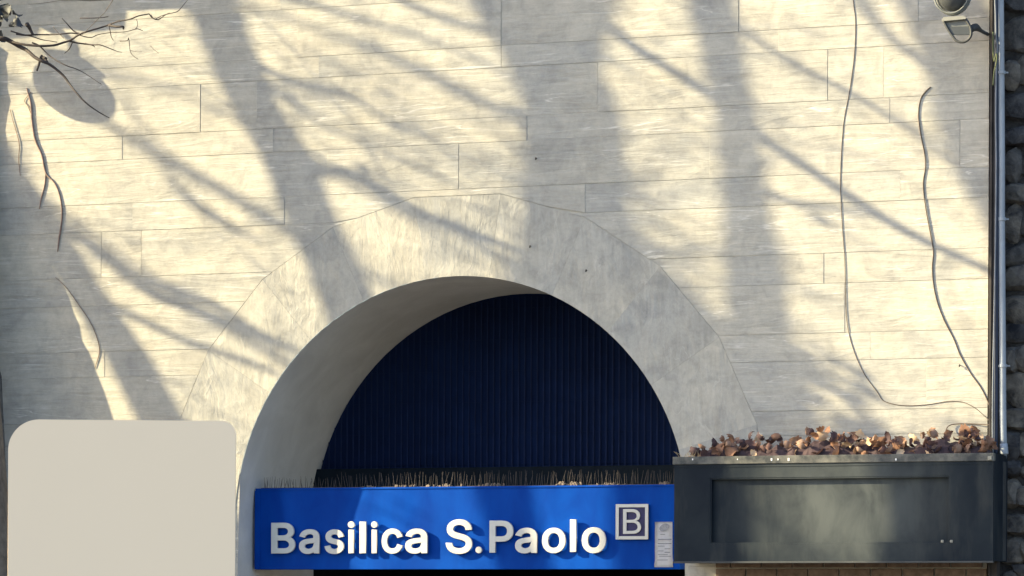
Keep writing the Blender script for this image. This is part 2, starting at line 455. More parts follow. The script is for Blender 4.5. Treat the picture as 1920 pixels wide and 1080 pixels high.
# ------------------------------------------------------------------ station sign
YS = 0.345
p0 = at(478, 1069, YS); p1 = at(1262.5, 1066, YS)
zt = at(870, 912, YS).z; zbm = at(870, 1067.5, YS).z
SX0, SX1 = at(479, 990, YS).x, at(1275, 990, YS).x
sign = empty('station_sign', ((SX0+SX1)/2, YS, zbm), 'long blue station sign reading Basilica S.Paolo across the arch', 'sign')
box('sign_board', (SX0, YS, zbm), (SX1, YS+.14, zt), M_BLUE, sign, .004)
box('sign_lip', (SX0+.002, YS-.006, zt-.016), (SX1-.002, YS-.0005, zt-.004), M_BLUE, sign)
box('sign_end_fold', (SX0-.004, YS-.010, zbm+.002), (SX0+.045, YS-.0008, zt-.018), M_BLUE, sign, .003)
GLYPHS = {
    'B': [[(60, 0),(60, 509),(241, 509),(274, 507),(304, 501),(329, 491),(350, 477),(367, 461),(381, 442),(390, 421),(396, 398),(398, 374),(395, 344),(387, 320),(373, 301),(356, 286),(336, 275),(315, 267),(315, 262),(339, 257),(363, 245),(385, 227),(402, 203),(411, 184),(416, 161),(418, 136),(416, 111),(410, 88),(400, 67),(386, 48),(368, 31),(344, 18),(324, 10),(301, 4),(275, 1),(247, 0)], [(125, 57),(245, 57),(281, 60),(309, 67),(330, 80),(344, 96),(353, 115),(355, 137),(352, 161),(342, 184),(327, 203),(306, 218),(279, 228),(248, 231),(125, 231)], [(125, 285),(238, 285),(265, 288),(288, 296),(308, 309),(323, 326),(333, 348),(336, 372),(333, 393),(326, 412),(313, 429),(294, 442),(270, 449),(240, 452),(125, 452)]],
    'a': [[(160, -9),(137, -7),(115, -3),(94, 5),(76, 15),(60, 29),(48, 45),(38, 63),(32, 84),(30, 108),(34, 138),(43, 161),(58, 179),(78, 193),(100, 203),(125, 211),(152, 216),(178, 220),(209, 224),(234, 227),(252, 230),(265, 235),(273, 243),(276, 255),(276, 257),(273, 279),(267, 297),(256, 311),(240, 322),(220, 329),(196, 331),(171, 329),(149, 322),(132, 313),(118, 301),(107, 288),(100, 274),(41, 291),(51, 313),(64, 331),(79, 346),(95, 358),(114, 368),(133, 375),(153, 380),(173, 383),(194, 384),(215, 383),(239, 379),(263, 372),(286, 360),(306, 343),(322, 320),(330, 301),(335, 278),(337, 251),(337, 0),(277, 0),(277, 52),(272, 52),(264, 38),(252, 25),(236, 12),(215, 1),(190, -6)], [(170, 45),(202, 49),(228, 59),(248, 74),(263, 93),(272, 115),(276, 138),(276, 190),(270, 186),(259, 182),(246, 179),(231, 176),(216, 173),(200, 171),(175, 168),(154, 164),(134, 159),(117, 150),(103, 139),(95, 124),(92, 105),(94, 87),(102, 72),(114, 61),(130, 52),(149, 47)]],
    's': [[(182, -8),(157, -7),(133, -3),(112, 3),(93, 12),(76, 24),(62, 38),(50, 54),(41, 73),(36, 94),(94, 107),(105, 79),(124, 60),(150, 49),(181, 45),(206, 47),(227, 53),(244, 62),(262, 81),(268, 103),(265, 121),(254, 136),(237, 147),(212, 155),(149, 170),(118, 180),(92, 192),(72, 208),(58, 227),(50, 249),(47, 274),(49, 295),(55, 314),(65, 332),(79, 347),(95, 360),(115, 370),(137, 378),(161, 383),(187, 384),(212, 383),(234, 379),(254, 372),(279, 358),(299, 339),(314, 316),(324, 290),(268, 277),(258, 298),(243, 316),(219, 328),(187, 333),(156, 329),(131, 317),(114, 299),(109, 277),(112, 258),(124, 243),(144, 232),(172, 223),(229, 209),(261, 200),(287, 187),(306, 171),(320, 153),(328, 131),(331, 107),(329, 85),(323, 65),(312, 47),(298, 31),(281, 18),(260, 6),(236, -2),(210, -7)]],
    'i': [[(53, 0),(53, 379),(114, 379),(114, 0)], [(84, 443),(67, 446),(54, 455),(44, 468),(41, 483),(44, 499),(54, 512),(67, 521),(84, 524),(100, 521),(114, 512),(123, 499),(126, 483),(123, 468),(114, 455),(100, 446)]],
    'c': [[(207, -8),(182, -7),(159, -2),(137, 6),(117, 16),(98, 30),(82, 46),(68, 64),(56, 85),(46, 108),(40, 133),(36, 159),(34, 187),(36, 216),(40, 243),(46, 268),(56, 291),(68, 312),(82, 330),(98, 346),(117, 360),(137, 371),(159, 378),(182, 383),(207, 384),(234, 383),(260, 377),(284, 368),(305, 356),(324, 341),(340, 322),(353, 301),(362, 277),(303, 262),(298, 276),(290, 289),(281, 301),(270, 311),(257, 319),(242, 325),(226, 329),(207, 330),(184, 328),(163, 321),(145, 310),(130, 296),(118, 278),(108, 258),(102, 236),(98, 212),(96, 187),(98, 163),(102, 139),(108, 117),(118, 97),(130, 80),(145, 66),(163, 55),(184, 49),(207, 46),(226, 48),(243, 52),(258, 58),(271, 66),(282, 76),(292, 89),(299, 102),(304, 117),(363, 102),(354, 78),(341, 56),(325, 37),(306, 21),(285, 9),(261, -1),(235, -6)]],
    'S': [[(224, -9),(197, -8),(172, -4),(149, 1),(128, 9),(102, 23),(81, 40),(64, 60),(51, 83),(42, 109),(38, 137),(104, 137),(110, 110),(123, 88),(142, 71),(166, 59),(194, 52),(224, 49),(246, 50),(267, 54),(286, 60),(311, 74),(329, 92),(341, 114),(346, 139),(342, 161),(332, 179),(316, 193),(296, 205),(272, 214),(245, 222),(184, 239),(154, 249),(128, 260),(105, 274),(86, 289),(71, 307),(60, 326),(54, 348),(52, 372),(54, 400),(62, 425),(75, 448),(92, 468),(113, 484),(138, 498),(158, 506),(180, 511),(203, 514),(227, 516),(252, 514),(275, 511),(296, 505),(316, 498),(340, 484),(360, 468),(377, 449),(390, 427),(398, 403),(401, 378),(337, 378),(332, 402),(320, 421),(302, 437),(280, 449),(254, 456),(225, 459),(194, 456),(167, 448),(145, 435),(129, 418),(118, 398),(115, 376),(119, 352),(131, 334),(148, 319),(169, 308),(191, 300),(212, 293),(264, 279),(287, 272),(312, 264),(336, 252),(359, 238),(379, 220),(395, 198),(402, 180),(407, 161),(408, 139),(406, 112),(399, 87),(386, 64),(370, 43),(349, 25),(323, 11),(302, 2),(278, -4),(252, -8)]],
    'P': [[(60, 0),(60, 509),(235, 509),(263, 507),(289, 503),(312, 497),(332, 487),(356, 471),(375, 452),(390, 430),(400, 404),(407, 377),(409, 348),(407, 318),(400, 291),(390, 265),(375, 243),(356, 223),(332, 207),(312, 198),(289, 191),(263, 187),(235, 186),(109, 186),(109, 242),(233, 242),(257, 244),(279, 248),(297, 256),(318, 272),(333, 294),(342, 319),(344, 348),(342, 376),(333, 402),(318, 423),(297, 439),(279, 446),(257, 451),(232, 452),(125, 452),(125, 0)]],
    'o': [[(207, -8),(182, -7),(159, -2),(137, 6),(117, 16),(98, 30),(82, 46),(68, 64),(56, 85),(46, 108),(40, 133),(36, 159),(34, 187),(36, 216),(40, 243),(46, 268),(56, 291),(68, 312),(82, 330),(98, 346),(117, 360),(137, 371),(159, 378),(182, 383),(207, 384),(233, 383),(256, 378),(278, 371),(299, 360),(317, 346),(333, 330),(347, 312),(359, 291),(369, 268),(376, 243),(380, 216),(381, 187),(380, 159),(376, 133),(369, 108),(359, 85),(347, 64),(333, 46),(317, 30),(299, 16),(278, 6),(256, -2),(233, -7)], [(207, 46),(231, 49),(252, 55),(270, 66),(285, 80),(298, 97),(307, 117),(314, 139),(318, 163),(319, 187),(318, 212),(314, 236),(307, 258),(298, 278),(285, 296),(270, 310),(252, 321),(231, 328),(207, 330),(184, 328),(163, 321),(145, 310),(130, 296),(118, 278),(108, 258),(102, 236),(98, 212),(96, 187),(98, 163),(102, 139),(108, 117),(118, 97),(130, 80),(145, 66),(163, 55),(184, 49)]],
    '.': [[(95, -4),(78, -1),(63, 9),(53, 24),(50, 41),(53, 59),(63, 73),(78, 83),(95, 87),(113, 83),(128, 73),(138, 59),(141, 41),(138, 24),(128, 9),(113, -1)]],
}

L_ = GLYPHS['P'][0]; i_ = L_.index((109, 186))
GLYPHS['P'] = [L_[:i_] + [(121,186),(121,0)], [(121,242)] + L_[i_+2:-2] + [(121,452)]]
GLYPHS['a'][0].remove((272, 52)); GLYPHS['a'][0].remove((277, 52))
GLYPHS['l'] = [[(53,0),(53,509),(114,509),(114,0)]]
def glyph(ch, px0, px1, pyt, pyb, bold, Y, depth, mat, parent, name='letter'):
    loops = [outset(l, bold) for l in GLYPHS[ch]]
    xs = [p[0] for l in loops for p in l]; ys = [p[1] for l in loops for p in l]
    a = at(px0, pyb, Y); c = at(px1, pyt, Y)
    sx = (c.x-a.x)/(max(xs)-min(xs)); sz = (c.z-a.z)/(max(ys)-min(ys))
    cu = bpy.data.curves.new('g', 'CURVE'); cu.dimensions = '2D'; cu.fill_mode = 'BOTH'
    cu.extrude = depth/2-.002; cu.bevel_depth = .002; cu.bevel_resolution = 1; cu.offset = -.002
    for l in loops:
        sp = cu.splines.new('POLY'); sp.points.add(len(l)-1); sp.use_cyclic_u = True
        for q, (x, y) in zip(sp.points, l): q.co = ((x-min(xs))*sx, (y-min(ys))*sz, 0, 1)
    tmp = bpy.data.objects.new('g', cu); COL.objects.link(tmp)
    me = bpy.data.meshes.new_from_object(tmp.evaluated_get(bpy.context.evaluated_depsgraph_get()))
    bpy.data.objects.remove(tmp); bpy.data.curves.remove(cu)
    me.transform(Matrix.Translation(Vector((a.x, Y-depth/2, a.z))) @ Matrix.Rotation(math.pi/2, 4, 'X'))
    me.name = name
    return link(name, me, mat, parent)
text = [('B',510,555,980,1038),('a',562,600.5,992,1039),('s',610,646.5,992.5,1039),('i',653.5,666.5,977.5,1037.5),('l',675.5,688,978,1037.5),
        ('i',697,709.5,977.5,1037.5),('c',717,756.5,991,1038.5),('a',761,803,991,1038.5),('S',837,887,973.5,1039),('.',893,905,1025,1037.5),
        ('P',919,964,976,1036.5),('a',967,1008.5,989.5,1038),('o',1017.5,1062,989.5,1037.5),('l',1070,1082,974,1035),('o',1092,1137.5,988.5,1037.5)]
YL = YS-.020
for ch, a, b_, tp, bt in text: glyph(ch, a, b_, tp, bt, 18, YL, .020, M_LETTER, sign)
# line badge: white square frame with a B on indigo
q0, q1 = at(1155, 1011.5, YL), at(1216, 945, YL)
box('badge_plate', (q0.x+.003, YS-.022, q0.z+.003), (q1.x-.003, YS-.0015, q1.z-.003), M_BADGE, sign)
bm = bmesh.new(); w = .026
for lo, hi in (((q0.x, q0.z), (q0.x+w, q1.z)), ((q1.x-w, q0.z), (q1.x, q1.z)), ((q0.x+w, q0.z), (q1.x-w, q0.z+w)), ((q0.x+w, q1.z-w), (q1.x-w, q1.z))):
    add_box(bm, (lo[0], YS-.031, lo[1]), (hi[0], YS-.0225, hi[1]))
from_bm('badge_frame', bm, M_LETTER, sign)
glyph('B', 1168.5, 1202.5, 954.5, 1001, 3, YS-.026, .008, M_LETTER, sign, 'badge_letter')

# paper notice, slightly buckled, pasted on the right end of the sign
pn = empty('paper_notice', (at(1244, 1063, YS).x, YS, at(1244,1063,YS).z), 'white printed paper notice stuck to the right end of the blue sign', 'notice')
bm = bmesh.new(); NXp, NZp = 4, 14; gg = []
for j in range(NZp+1):
    v = j/NZp; row = []
    for i in range(NXp+1):
        u = i/NXp
        p = at(1228-(1.0 if v < .12 else 0) + (33 + (2.5*(1-v*4) if v < .25 else 0))*u, 1063.5-(85)*v, YS-.004)
        p.y -= .002+.0008*math.sin(v*19+u) + .004*max(0,(.2-v))*5*u
        row.append(bm.verts.new(p))
    gg.append(row)
for j in range(NZp):
    for i in range(NXp): bm.faces.new((gg[j][i], gg[j][i+1], gg[j+1][i+1], gg[j+1][i]))
r_ = bmesh.ops.solidify(bm, geom=bm.faces[:], thickness=.0012)
from_bm('sheet', bm, M_PAPER, pn, True)
YP = YS-.0125
def ink(name, a, b_, c, d): 
    lo, hi = at(a, d, YP), at(b_, c, YP); box(name, (lo.x, YP, lo.z), (hi.x, YP+.001, hi.z), M_INK, pn)
c0 = at(1245.5, 989, YP); bm = bmesh.new()
ring = [(c0.x+.042*math.cos(a)*1, c0.z+.030*math.sin(a)+.010*math.cos(a)) for a in [2*math.pi*k/20 for k in range(20)]]
f = [bm.verts.new((x, YP, z)) for x, z in ring]; k_ = [bm.verts.new((x, YP+.001, z)) for x, z in ring]
bm.faces.new(f); bm.faces.new(k_[::-1])
for i in range(20): bm.faces.new((f[i], f[(i+1)%20], k_[(i+1)%20], k_[i]))
from_bm('printed_emblem', bm, M_INK, pn)
rp = random.Random(3)
for y, a, b_, h in ((1002,1238,1247,.8),(1011.5,1234,1259,1.6),(1019,1233,1259,1.0),(1024,1234,1246,.7),(1029,1246,1257,.8),(1033,1234,1244,.7),(1035.5,1246,1256,1.0),(1040,1234,1252,.7),(1043,1236,1258,.7),(1050,1232,1252,.7)):
    ink('printed_line', a, b_, y-h*.7, y+h*.7)

# anti-bird spikes along the top of the sign
sp_root = empty('bird_spikes', ((SX0+SX1)/2, YS+.07, zt), 'row of thin anti-bird spikes along the top of the blue sign', 'bird spikes')
box('spike_strip', (SX0+.03, YS+.045, zt+.0005), (SX1-.03, YS+.095, zt+.006), M_SPIKE, sp_root)
sm = None; rs = random.Random(5)
bm = bmesh.new(); add_tube(bm, [(Vector((0,0,0)), .0024), (Vector((0,0,.5)), .0020), (Vector((0,0,1)), .0012)], 5)
sm = bpy.data.meshes.new('spike'); bm.to_mesh(sm); bm.free(); sm.materials.append(M_SPIKE)
n = 0; x = SX0+.05
while x < SX1-.04 and n < 270:
    o = bpy.data.objects.new('spike', sm); COL.objects.link(o); o.parent = sp_root
    o.location = Vector((x, YS+.07+rs.uniform(-.02,.02), zt+.004)) - sp_root.location
    o.rotation_euler = (rs.choice((-1,1))*rs.uniform(.0,.45), rs.gauss(0,.10), 0)
    o.scale = (1,1,rs.uniform(.09,.135)*(.75 if x < SX0+.75 else 1)); x += rs.uniform(.009,.026); n += 1
bm = bmesh.new()
for px, w_, h_ in ((835,60,5),(925,50,6),(1052,16,7),(1078,18,7),(1247,14,6),(760,30,3),(1140,40,3),(690,30,2)):
    for k in range(14):
        c = at(px+rs.gauss(0,w_/3), 912, YS+.03); c.z = zt+.004; s = rs.uniform(.006,.006+h_*.003)
        mtx = Matrix.Translation(c) @ Euler((rs.random()*3,rs.random()*3,rs.random()*3)).to_matrix().to_4x4() @ Matrix.Diagonal((s*1.6,s,s*.6,1))
        bmesh.ops.create_icosphere(bm, subdivisions=1, radius=1.0, matrix=mtx)
g_ = from_bm('grime_heap', bm, M_DUST); tag(g_, 'small heaps of dust and leaf crumbs on top of the blue sign', 'debris', kind='stuff')

# ------------------------------------------------------------------ dark planter box with dry leaves
YB = -.5
BX0 = at(1264, 950, YB).x; BX1 = at(1862, 950, YB).x
BZ1 = at(1560, 853, YB).z; BZ0 = at(1560, 1052, YB).z
pl = empty('wall_planter', ((BX0+BX1)/2, YB, BZ0), 'dark steel planter box with recessed front panel on the wall right of the sign', 'planter')
rimz = at(1560, 868, YB).z
fx0, fx1 = at(1331, 960, YB).x, at(1781, 960, YB).x; fz0, fz1 = at(1560, 1019, YB).z, at(1560, 894, YB).z
TK = .034
bm = bmesh.new()     # front frame around the recess
for lo, hi in (((BX0, BZ0), (fx0, rimz)), ((fx1, BZ0), (BX1, rimz)), ((fx0, BZ0), (fx1, fz0)), ((fx0, fz1), (fx1, rimz))):
    add_box(bm, (lo[0], YB, lo[1]), (hi[0], YB+TK, hi[1]))
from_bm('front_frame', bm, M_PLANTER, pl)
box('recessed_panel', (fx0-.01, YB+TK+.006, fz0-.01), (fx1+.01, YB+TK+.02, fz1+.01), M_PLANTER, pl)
bm = bmesh.new()
ix0, ix1, iz0, iz1 = fx0+.0, fx1-.0, fz0+.0, fz1-.0
w = .012
for lo, hi in (((ix0, iz0), (ix0+w, iz1)), ((ix1-w, iz0), (ix1, iz1)), ((ix0+w, iz0), (ix1-w, iz0+w)), ((ix0+w, iz1-w), (ix1-w, iz1))):
    add_box(bm, (lo[0]+.0005, YB+.004, lo[1]+.0005), (hi[0]-.0005, YB+TK+.005, hi[1]-.0005))
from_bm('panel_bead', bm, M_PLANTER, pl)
box('rim', (BX0-.010, YB-.014, rimz+.001), (BX1+.006, YB+.05, BZ1), M_RIM, pl, .003)
box('rim_edge', (BX0-.004, YB-.004, rimz-.022), (BX1+.002, YB-.0006, rimz-.002), M_PLANTER, pl)
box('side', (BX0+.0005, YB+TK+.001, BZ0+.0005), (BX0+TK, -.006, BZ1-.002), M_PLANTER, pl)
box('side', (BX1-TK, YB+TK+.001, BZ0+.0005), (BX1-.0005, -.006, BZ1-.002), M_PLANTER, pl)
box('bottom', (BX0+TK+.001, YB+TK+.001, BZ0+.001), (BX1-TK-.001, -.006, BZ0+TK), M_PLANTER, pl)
box('soil', (BX0+TK+.002, YB+.055, BZ0+.3), (BX1-TK-.002, -.008, BZ1-.03), M_DUST, pl)
box('bottom_lip', (BX0-.006, YB-.012, BZ0-.016), (BX1+.004, YB+.03, BZ0-.001), M_DARKMETAL, pl, .003)
for px in (1767, 1784):
    c = at(px, 1015, YB); box('rivet', (c.x-.011, YB-.006, c.z-.011), (c.x+.011, YB-.0008, c.z+.011), M_LAMP_PALE, pl, .004)
c = at(1857, 859, YB); box('rivet', (c.x-.016, YB-.022, c.z-.016), (c.x+.016, YB-.0145, c.z+.016), M_LAMP_PALE, pl, .005)
for px, s in ((1300,.010),(1448,.014),(1460,.010),(1480,.016),(1681,.012),(1384,.008)):   # droppings on the rim
    c = at(px, 861, YB); box('dropping', (c.x-s*.5, YB-.0165, c.z-s*.9), (c.x+s*.35, YB-.0145, c.z+s*.5), M_PAPER, pl, .001)

# dry curled leaves
def leaf_mesh(seed, mat):
    r = random.Random(seed); bm = bmesh.new(); L = 1.0
    curl = r.uniform(1.0, 2.6)*r.choice((1,1,-1)); fold = r.uniform(.2,.9); wv = r.uniform(.32,.5); tw = r.uniform(-.8,.8)
    prev = None
    for i in range(9):
        u = i/8; a = curl*(u-.3)
        cx = math.sin(a)/curl; cz = (1-math.cos(a))/curl
        wd = wv*math.sin(math.pi*min(1,u*.93+.05))**.7*(1.25 if i in (3,5) else .85 if i in (4,6) else 1)
        row = []
        for s, lift in ((-1,fold),(-.5,fold*.35),(0,0),(.5,fold*.35),(1,fold)):
            y = s*wd; z = cz+lift*wd*.8+tw*s*u*.2+r.uniform(-.02,.02)
            row.append(bm.verts.new((cx-math.sin(a)*lift*wd*.3, y, z)))
        if prev:
            for k in range(4): bm.faces.new((prev[k], prev[k+1], row[k+1], row[k]))
        prev = row
    me = bpy.data.meshes.new('dry_leaf'); bm.to_mesh(me); bm.free(); me.materials.append(mat)
    for p in me.polygons: p.use_smooth = True
    return me
def m_leaf(name, lo, hi):
    m, t, b = nodes(name, .75, spec=.2)
    c = ramp(t, noise_tex(t, posvec(t,(1,1,1),5.0), 14, 4, .6), [(0.3, lo), (0.7, hi)])
    t.links.new(c, b.inputs['Base Color'])
    tr = N(t, 'ShaderNodeBsdfTranslucent'); t.links.new(c, tr.inputs[0])
    ms = N(t, 'ShaderNodeMixShader'); ms.inputs[0].default_value = .18
    out = t.nodes['Material Output']; t.links.new(b.outputs[0], ms.inputs[1]); t.links.new(tr.outputs[0], ms.inputs[2]); t.links.new(ms.outputs[0], out.inputs[0])
    return m
ML = [m_leaf('leaf_purple', (.075,.042,.042), (.155,.09,.08)), m_leaf('leaf_brown', (.16,.085,.055), (.33,.19,.13)), m_leaf('leaf_dark', (.04,.028,.038), (.10,.065,.07)), m_leaf('leaf_tan', (.45,.31,.20), (.65,.50,.36)), m_leaf('leaf_rose', (.22,.14,.11), (.38,.26,.20))]
LM = [leaf_mesh(100+i, ML[[0,2,1,1,4,2,3,1,0,3,4,1][i]]) for i in range(12)]
pile = empty('dry_leaf_pile', ((BX0+BX1)/2, -.25, BZ1), 'heap of curled purple brown dead leaves filling the top of the planter', 'dead leaves')
rl = random.Random(11)
prof = [(1275,4),(1300,14),(1325,30),(1345,36),(1375,38),(1400,40),(1440,42),(1470,38),(1500,42),(1530,56),(1560,46),(1590,42),(1615,40),(1650,34),(1685,32),(1720,40),(1750,46),(1785,44),(1820,44),(1850,30),(1862,20)]
def hpx(px):
    for (a,ha),(b_,hb) in zip(prof, prof[1:]):
        if a <= px <= b_: return ha+(hb-ha)*(px-a)/(b_-a)
    return 8
bm = bmesh.new(); gp = []     # settled litter under the loose leaves
for i in range(61):
    px = 1270+(1860-1270)*i/60; row = []
    for j, Y in enumerate((YB+.052, YB+.10, YB+.2, -.2, -.10, -.02)):
        c = at(px, 900, Y); c.x = min(max(c.x, BX0+.026), BX1-.026)
        c.z = BZ1-.05+(hpx(px)*.0049*(0, .45, .66, .66, .6, .2)[j])*rl.uniform(.75,1.2)
        row.append(bm.verts.new(c))
    gp.append(row)
for a_, b_ in zip(gp, gp[1:]):
    for j in range(5): bm.faces.new((a_[j], b_[j], b_[j+1], a_[j+1]))
from_bm('settled_litter', bm, ML[2], pile)
for k in range(290):
    px = rl.uniform(1275, 1860) if k > 40 else rl.uniform(1320, 1855)
    Y = rl.uniform(YB+.03, -.05); H = hpx(px)*.0049*1.0
    c = at(px, 900, Y)
    if not (BX0+.03 < c.x < BX1-.03): c.x = min(max(c.x, BX0+.05), BX1-.05)
    z = BZ1-.03 + H*(.15+.85*rl.random())*(1.0 if Y > -.35 else .8)
    o = bpy.data.objects.new('dry_leaf', LM[rl.randrange(12)]); COL.objects.link(o); o.parent = pile
    s = rl.uniform(.06,.115)*(0.6 if H < .08 else 1)
    o.location = Vector((c.x, Y, z)) - pile.location
    o.rotation_euler = (rl.uniform(-1.6,1.6), rl.uniform(-1.8,1.2), rl.uniform(0,6.28)); o.scale = (s, s, s)
# a little dry stalk tuft on the planter's left end
bm = bmesh.new()
for k in range(26):
    c = at(rl.gauss(1298,14), 900, -.35); c.z = BZ1-.02; d = Vector((rl.gauss(0,.4), rl.gauss(0,.3), 1)).normalized()*rl.uniform(.04,.10)
    add_tube(bm, [(c,.0022),(c+d*.6,.0016),(c+d+Vector((rl.gauss(0,.02),0,-.005)),.0008)], 4)
o = from_bm('dry_tuft', bm, m_plain('dry_stalk', (.26,.22,.16), .9, var=.3, sc=30, bm_=0)); tag(o, 'wispy dry weeds at the left end of the planter top', 'weed')

# brown brick infill seen under the planter
bk = empty('brick_infill', (at(1600,1100,0).x, 0, .3), 'strip of brown brick wall showing under the dark planter', 'wall')
M_BRICK = m_plain('brown_brick', (.16,.115,.09), .9, var=.35, sc=16, bm_=.4)
xb0, xb1 = at(1342,1075,-.02).x, at(1850,1075,-.02).x
bm_k = None; z = BZ0+.02; row = 0
while z > .12:
    x = xb0 + (.0 if row % 2 else -.125)
    while x < xb1:
        xa_, xb_ = max(xb0, x), min(xb1, x+.245)
        if xb_-xa_ > .03: slab('brick', [(xa_, z-.062), (xb_, z-.062), (xb_, z), (xa_, z)], -.022+random.uniform(-.002,.002), -.004, M_BRICK, bk, .003)
        x += .255
    z -= .072; row += 1
# ------------------------------------------------------------------ corner post, pipe, cables at the right edge
XC = XR + .012
zt_ = zr[0]
post = empty('corner_post', (XC+.04, .0, 0), 'dark weathered post running up the right corner of the facade', 'post')
pz = at(1865, 866, -.02).z
px0, px1 = at(1856, 500, -.05).x, at(1872, 500, -.05).x
box('post_shaft', (px0, -.05, 0), (px1, .06, zt_), M_POST, post, .004)
box('post_edge', (px0-.002, -.062, 0), (px0+.016, -.051, zt_), M_POST, post, .002)
box('post_shoe', (at(1866,950,-.1).x, -.16, at(1870,1052,-.1).z), (at(1884,950,-.1).x, -.052, at(1870,866,-.1).z), M_DARKMETAL, post, .004)

pipe = empty('drain_pipe', (at(1880,500,-.05).x, -.05, 2.6), 'pale grey metal pipe beside the dark corner post', 'pipe')
PP = [(at(a, b_, -.06), .0265) for a, b_ in ((1873,-420),(1874,-200),(1876,0),(1877,135),(1878,300),(1878,410),(1879,560),(1880,684),(1880.5,780),(1882,835))]
tube('pipe_tube', PP, M_PIPE, pipe, 14, 3)
E_ = [(at(a, b_, y_), r_) for a, b_, y_, r_ in ((1882,832,-.06,.030),(1882.5,846,-.06,.033),(1883,852,-.06,.033))]
tube('pipe_collar', E_, M_PIPE, pipe, 14, 2)
tube('pipe_tail', [(at(1884,850,-.05),.014),(at(1884.5,870,-.03),.012),(at(1883,895,-.02),.008),(at(1882,915,0),.006)], M_PIPE, pipe, 8, 3)
for a, b_ in ((1877.5,136),(1878.5,411),(1880.5,686)):
    c = at(a, b_, -.06)
    bm = bmesh.new(); add_tube(bm, [(c-Vector((0,0,.012)),.0335),(c+Vector((0,0,.012)),.0335)], 14); add_box(bm, (c.x-.055,-.05,c.z-.007),(c.x-.02,-.035,c.z+.007)); add_box(bm, (c.x+.02,-.05,c.z-.006),(c.x+.05,-.036,c.z+.006))
    from_bm('pipe_clamp', bm, M_PIPE, pipe)

def cable(name, label, pts, Y, r, mat):
    o = tube(name, [(at(a, b_, Y if len(p_)==0 else p_[0]), r) for a, b_, *p_ in pts], mat, None, 7, 5)
    return tag(o, label, 'cable')
cable('wall_cable', 'thin brown cable hanging down the wall and sweeping right above the planter',
      [(1597,-300),(1598,-80),(1600,0),(1604,40),(1602,100),(1593,170),(1582,230),(1577,300),(1576,350),(1579,420),(1584,490),(1585.5,560),(1589,610),(1600,655),(1620,700),(1645,735),(1655,750),(1672,757),(1700,760.5),(1740,758.5),(1775,753),(1805,754),(1828,765),(1846,780),(1858,792,-.03)], -.0035, .0026, M_CABLE)
cable('wall_cable', 'thicker dark cable starting halfway down and slanting to the corner post',
      [(1745,163),(1735,172),(1726,187),(1722,215),(1726,250),(1734,290),(1735,315),(1731,345),(1735,385),(1743,430),(1750,470),(1748,500),(1750,530),(1757,565),(1770,600),(1788,635),(1800,665),(1820,700),(1838,725),(1850,748),(1860,775,-.03)], -.0055, .0044, M_CABLE)
cable('wall_cable', 'short brown cable looping from the leaves to the corner post',
      [(1770,830,-.1),(1774,806,-.04),(1782,797,-.02),(1800,794.5,-.012),(1830,795,-.012),(1858,797,-.03)], -.006, .004, M_CABLE)
cable('post_cable', 'dark blue cable beside the pale pipe', [(1868,-300),(1868,0),(1869,200),(1869,400),(1868,600),(1868,720),(1867,860)], -.075, .017, M_CABLE_DK)
cable('post_cable', 'thin grey cable winding down between post and pipe', [(1863,-300),(1865,-40),(1867,30),(1868,70),(1870,90),(1868,140),(1867,220),(1868,300),(1867,410),(1866,480),(1864,600),(1862,700),(1861,800),(1862,850)], -.10, .0065, M_CABLE_GY)
cable('post_cable', 'short yellow green cable beside the top of the pale pipe', [(1862,60),(1862,95),(1864,115),(1866,108),(1869,100),(1868,118),(1864,135),(1862,160)], -.115, .0055, M_CABLE_YG)

# ------------------------------------------------------------------ flood lamp and dome at the top right
fl = empty('flood_lamp', (at(1800,50,-.3).x, -.3, at(1800,50,-.3).z), 'tilted grey flood lamp with wire guard at the top right corner', 'lamp')
def quadprism(name, pf, Yf, pb, Yb, mat, parent, bev=.004):
    bm = bmesh.new(); F = [bm.verts.new(at(a, b_, Yf)) for a, b_ in pf]; K = [bm.verts.new(at(a, b_, Yb)) for a, b_ in pb]
    n = len(F); bm.faces.new(F); bm.faces.new(K[::-1])
    for i in range(n): bm.faces.new((F[i], F[(i+1)%n], K[(i+1)%n], K[i]))
    if bev: bmesh.ops.bevel(bm, geom=bm.edges[:], offset=bev, segments=2, affect='EDGES')
    return from_bm(name, bm, mat, parent)
def flare(name, pf, z_up, mat): pass
# housing seen from below: front edge high, body falling back to the wall
quadprism('housing', [(1768,36),(1811,32),(1821,50),(1821,66),(1784,66),(1776,52)], -.42, [(1775,40),(1816,37),(1822,52),(1820,64),(1790,64),(1782,52)], -.22, M_LAMP_GREY, fl)
quadprism('lens', [(1778,50),(1819,49),(1819,65),(1785,65)], -.428, [(1778,50),(1819,49),(1819,65),(1785,65)], -.421, M_LENS, fl, 0)
quadprism('visor', [(1765,38),(1769,32),(1806,29.5),(1812,33),(1811,36),(1770,40)], -.45, [(1765,38),(1769,32),(1806,29.5),(1812,33),(1811,36),(1770,40)], -.40, M_LAMP_PALE, fl, .003)
tube('guard_loop', [(at(a, b_, -.43), .010) for a, b_ in ((1768,38),(1778,56),(1786,68),(1793,76),(1802,79),(1812,77),(1819,70),(1821,62),(1819,50),(1808,33))], M_DARKMETAL, fl, 8, 4)
tube('arm', [(at(1820,55,-.3),.028),(at(1829,51,-.25),.030),(at(1840,58,-.12),.014),(at(1853,65,-.04),.012)], M_DARKMETAL, fl, 10, 3)
dm = empty('round_lamp', (at(1783,0,-.3).x, -.3, at(1783,0,-.3).z), 'round glass lamp with metal ring above the flood lamp', 'lamp')
c = at(1786, -10, -.36); bm = bmesh.new()
bmesh.ops.create_uvsphere(bm, u_segments=24, v_segments=14, radius=1, matrix=Matrix.Translation(c) @ Matrix.Diagonal((.115,.09,.13,1)))
from_bm('glass_bowl', bm, M_LENS, dm, True)
